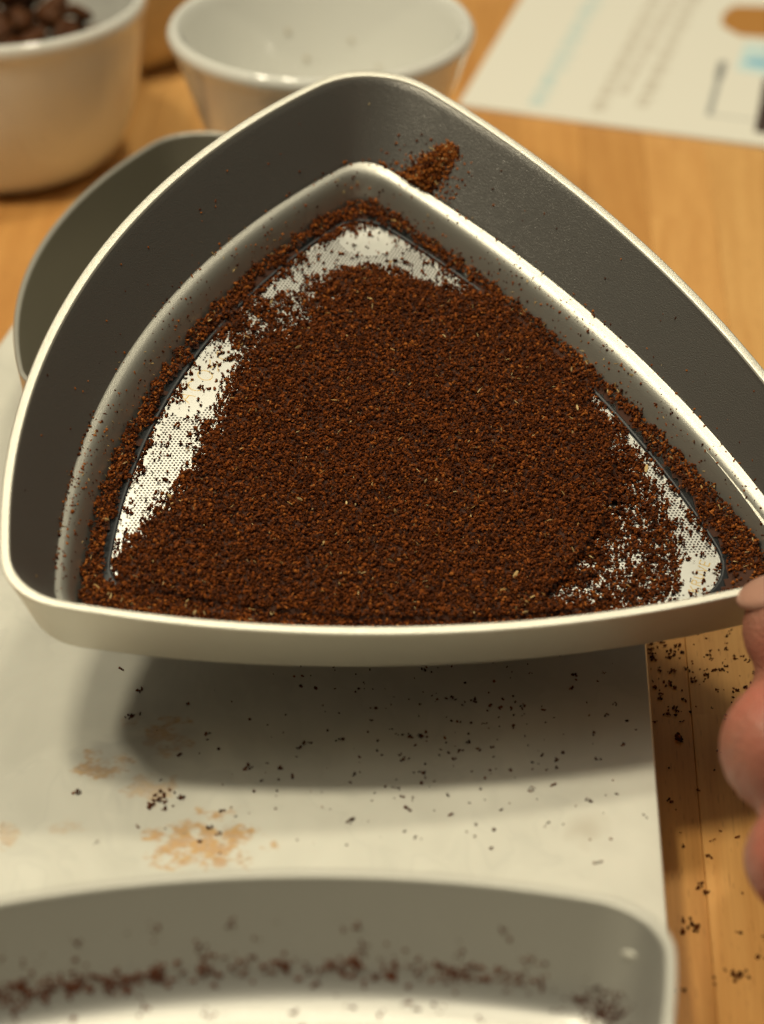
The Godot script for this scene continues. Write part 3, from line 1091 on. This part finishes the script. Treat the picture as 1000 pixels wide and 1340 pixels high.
# ------------------------------------------------------------------ the hand
func hand() -> void:
	var tip := [Vector3(0.0957, 0.0558, -0.594), Vector3(0.104, 0.0395, -0.610), Vector3(0.1057, 0.0245, -0.5684), Vector3(0.117, 0.018, -0.545), Vector3(0.132, 0.016, -0.527)]
	var dip := [Vector3(0.1185, 0.0690, -0.577), Vector3(0.0905, 0.0405, -0.573), Vector3(0.0938, 0.0268, -0.5469), Vector3(0.106, 0.020, -0.527), Vector3(0.123, 0.018, -0.513)]
	var pip := [Vector3(0.150, 0.0720, -0.553), Vector3(0.0868, 0.0624, -0.5368), Vector3(0.0885, 0.0483, -0.5163), Vector3(0.100, 0.036, -0.506), Vector3(0.117, 0.028, -0.497)]
	var mcp := [Vector3(0.180, 0.062, -0.530), Vector3(0.138, 0.068, -0.520), Vector3(0.141, 0.053, -0.505), Vector3(0.147, 0.042, -0.497), Vector3(0.154, 0.034, -0.494)]
	var wrist := Vector3(0.226, 0.052, -0.500)
	var radii := [[0.0129, 0.0132, 0.0142, 0.018], [0.0100, 0.0122, 0.0145, 0.0148], [0.0092, 0.0106, 0.0122, 0.0145], [0.0088, 0.0100, 0.0115, 0.0140], [0.0078, 0.0088, 0.0100, 0.0130]]
	var fingers := []      # chains of [a, b, ra, rb]
	for k in 5:
		fingers.append([[tip[k], dip[k], radii[k][0], radii[k][1]], [dip[k], pip[k], radii[k][1] * 0.97, radii[k][2]], [pip[k], mcp[k], radii[k][2] * 0.97, radii[k][3]], [mcp[k], wrist + Vector3(0, 0.012 - 0.006 * k, 0), radii[k][3], 0.0195]])
	var arm := [[wrist + Vector3(0, 0.012, 0), Vector3(0.52, 0.10, -0.40), 0.0195, 0.034], [wrist + Vector3(0, -0.012, 0), Vector3(0.52, 0.072, -0.40), 0.0195, 0.034]]
	var cell := 0.0022
	var lo := Vector3(0.065, -0.002, -0.64)
	var dims := Vector3i(226, 66, 130)
	var field := PackedFloat32Array()
	field.resize(dims.x * dims.y * dims.z)
	field.fill(0.05)
	var groups := []
	for c in fingers:
		groups.append(c)
	groups.append(arm)
	for c in groups:
		for b in c:
			var pa: Vector3 = b[0]
			var pb: Vector3 = b[1]
			var pad: float = maxf(b[2], b[3]) + 0.012
			var i0 := Vector3i(((pa.min(pb) - Vector3.ONE * pad - lo) / cell).floor()).max(Vector3i.ZERO)
			var i1 := Vector3i(((pa.max(pb) + Vector3.ONE * pad - lo) / cell).ceil()).min(dims - Vector3i.ONE)
			var ab := pb - pa
			var inv := 1.0 / ab.length_squared()
			for z in range(i0.z, i1.z + 1):
				for y in range(i0.y, i1.y + 1):
					var at := (z * dims.y + y) * dims.x
					for x in range(i0.x, i1.x + 1):
						var p := lo + Vector3(x, y, z) * cell
						var t := clampf((p - pa).dot(ab) * inv, 0, 1)
						var d := p.distance_to(pa + ab * t) - lerpf(b[2], b[3], t)
						var e := field[at + x]
						var kk := 0.0032
						var h := maxf(kk - absf(d - e), 0.0) / kk
						field[at + x] = minf(d, e) - h * h * kk * 0.25
	var joints := []
	for k in 5:
		joints.append([pip[k], (tip[k] - mcp[k]).normalized(), radii[k][2]])
		joints.append([dip[k], (tip[k] - pip[k]).normalized(), radii[k][1]])
	var mesh := nets(field, dims, lo, cell, joints)
	var skin := plain(Color.WHITE, 0.46)
	skin.vertex_color_use_as_albedo = true
	skin.subsurf_scatter_enabled = true
	skin.subsurf_scatter_strength = 0.12
	skin.heightmap_enabled = true
	skin.heightmap_texture = noise_map(0.06, 512, 0.0, 21, FastNoiseLite.TYPE_CELLULAR)
	skin.heightmap_scale = 0.045
	skin.uv1_triplanar = true
	skin.uv1_scale = Vector3(30, 30, 30)
	var root := base("hand")
	tag(root, "bare hand gripping the tilted tray's right corner between thumb and bent fingers", "hand")
	part("skin", mesh, skin, root)
	# nails on the back of each fingertip
	var nail := plain(lin(0.40, 0.21, 0.15), 0.35)
	for k in 5:
		var along: Vector3 = (tip[k] - dip[k]).normalized()
		var back: Vector3 = dip[k] - (pip[k] + tip[k]) * 0.5
		if k == 0:
			back = Vector3(0.1, 0.95, 0.1)
		back = (back - along * back.dot(along)).normalized()
		var s := SphereMesh.new()
		s.radius = 0.5
		s.height = 1.0
		s.radial_segments = 20
		s.rings = 10
		var o := part("fingernail", s, nail, root)
		var r: float = radii[k][0]
		o.transform = Transform3D(Basis(along * r * 1.5, back * r * 0.5, along.cross(back) * r * 1.35), tip[k] + back * r * 0.80 + along * r * 0.2)


# surface nets: one vertex in each cell the surface crosses, one quad round each crossed edge
func nets(fd: PackedFloat32Array, dims: Vector3i, lo: Vector3, cell: float, joints: Array) -> ArrayMesh:
	var at := {}
	var v := PackedVector3Array()
	var col := PackedColorArray()
	var f := PackedInt32Array()
	var sx := 1
	var sy := dims.x
	var sz := dims.x * dims.y
	var corner := [0, sx, sy, sx + sy, sz, sx + sz, sy + sz, sx + sy + sz]
	var cv := [Vector3(0, 0, 0), Vector3(1, 0, 0), Vector3(0, 1, 0), Vector3(1, 1, 0), Vector3(0, 0, 1), Vector3(1, 0, 1), Vector3(0, 1, 1), Vector3(1, 1, 1)]
	var edges := [[0, 1], [2, 3], [4, 5], [6, 7], [0, 2], [1, 3], [4, 6], [5, 7], [0, 4], [1, 5], [2, 6], [3, 7]]
	for z in dims.z - 1:
		for y in dims.y - 1:
			for x in dims.x - 1:
				var i := z * sz + y * sy + x
				var first := fd[i] < 0
				var crossed := false
				for k in 8:
					if (fd[i + corner[k]] < 0) != first:
						crossed = true
						break
				if not crossed:
					continue
				var sum := Vector3.ZERO
				var n := 0
				for e in edges:
					var a := fd[i + corner[e[0]]]
					var b := fd[i + corner[e[1]]]
					if (a < 0) != (b < 0):
						sum += cv[e[0]].lerp(cv[e[1]], a / (a - b))
						n += 1
				at[i] = v.size()
				var p := lo + (Vector3(x, y, z) + sum / n) * cell
				var q := 0.5 + 0.5 * noise.get_noise_3d(p.x * 45, p.y * 45, p.z * 45)
				for jt in joints:
					var r: Vector3 = p - jt[0]
					if r.length_squared() < jt[2] * jt[2] * 2.2:
						# folds of skin across the joint
						var s: float = r.dot(jt[1]) + 0.0006 * sin(r.x * 900 + r.y * 700)
						var dip := exp(-pow(s / 0.0011, 2)) + 0.7 * exp(-pow((s - 0.0042) / 0.001, 2)) + 0.7 * exp(-pow((s + 0.0042) / 0.001, 2))
						p -= r.normalized() * 0.00075 * dip
						q += 0.35 * exp(-r.length_squared() / (jt[2] * jt[2])) + 0.25 * dip
				v.append(p)
				col.append(Color(0.31, 0.150, 0.10).lerp(Color(0.41, 0.125, 0.085), clampf(q * 1.3 - 0.25, 0, 1)))
	for i in at:
		for ax in 3:
			var s: int = [sx, sy, sz][ax]
			var s1: int = [sy, sz, sx][ax]
			var s2: int = [sz, sx, sy][ax]
			if (fd[i] < 0) == (fd[i + s] < 0) or not (at.has(i - s1) and at.has(i - s2) and at.has(i - s1 - s2)):
				continue
			if fd[i] < 0:
				f.append_array([at[i], at[i - s1 - s2], at[i - s1], at[i], at[i - s2], at[i - s1 - s2]])
			else:
				f.append_array([at[i], at[i - s1], at[i - s1 - s2], at[i], at[i - s1 - s2], at[i - s2]])
	return triangles(v, f, PackedVector2Array(), col)
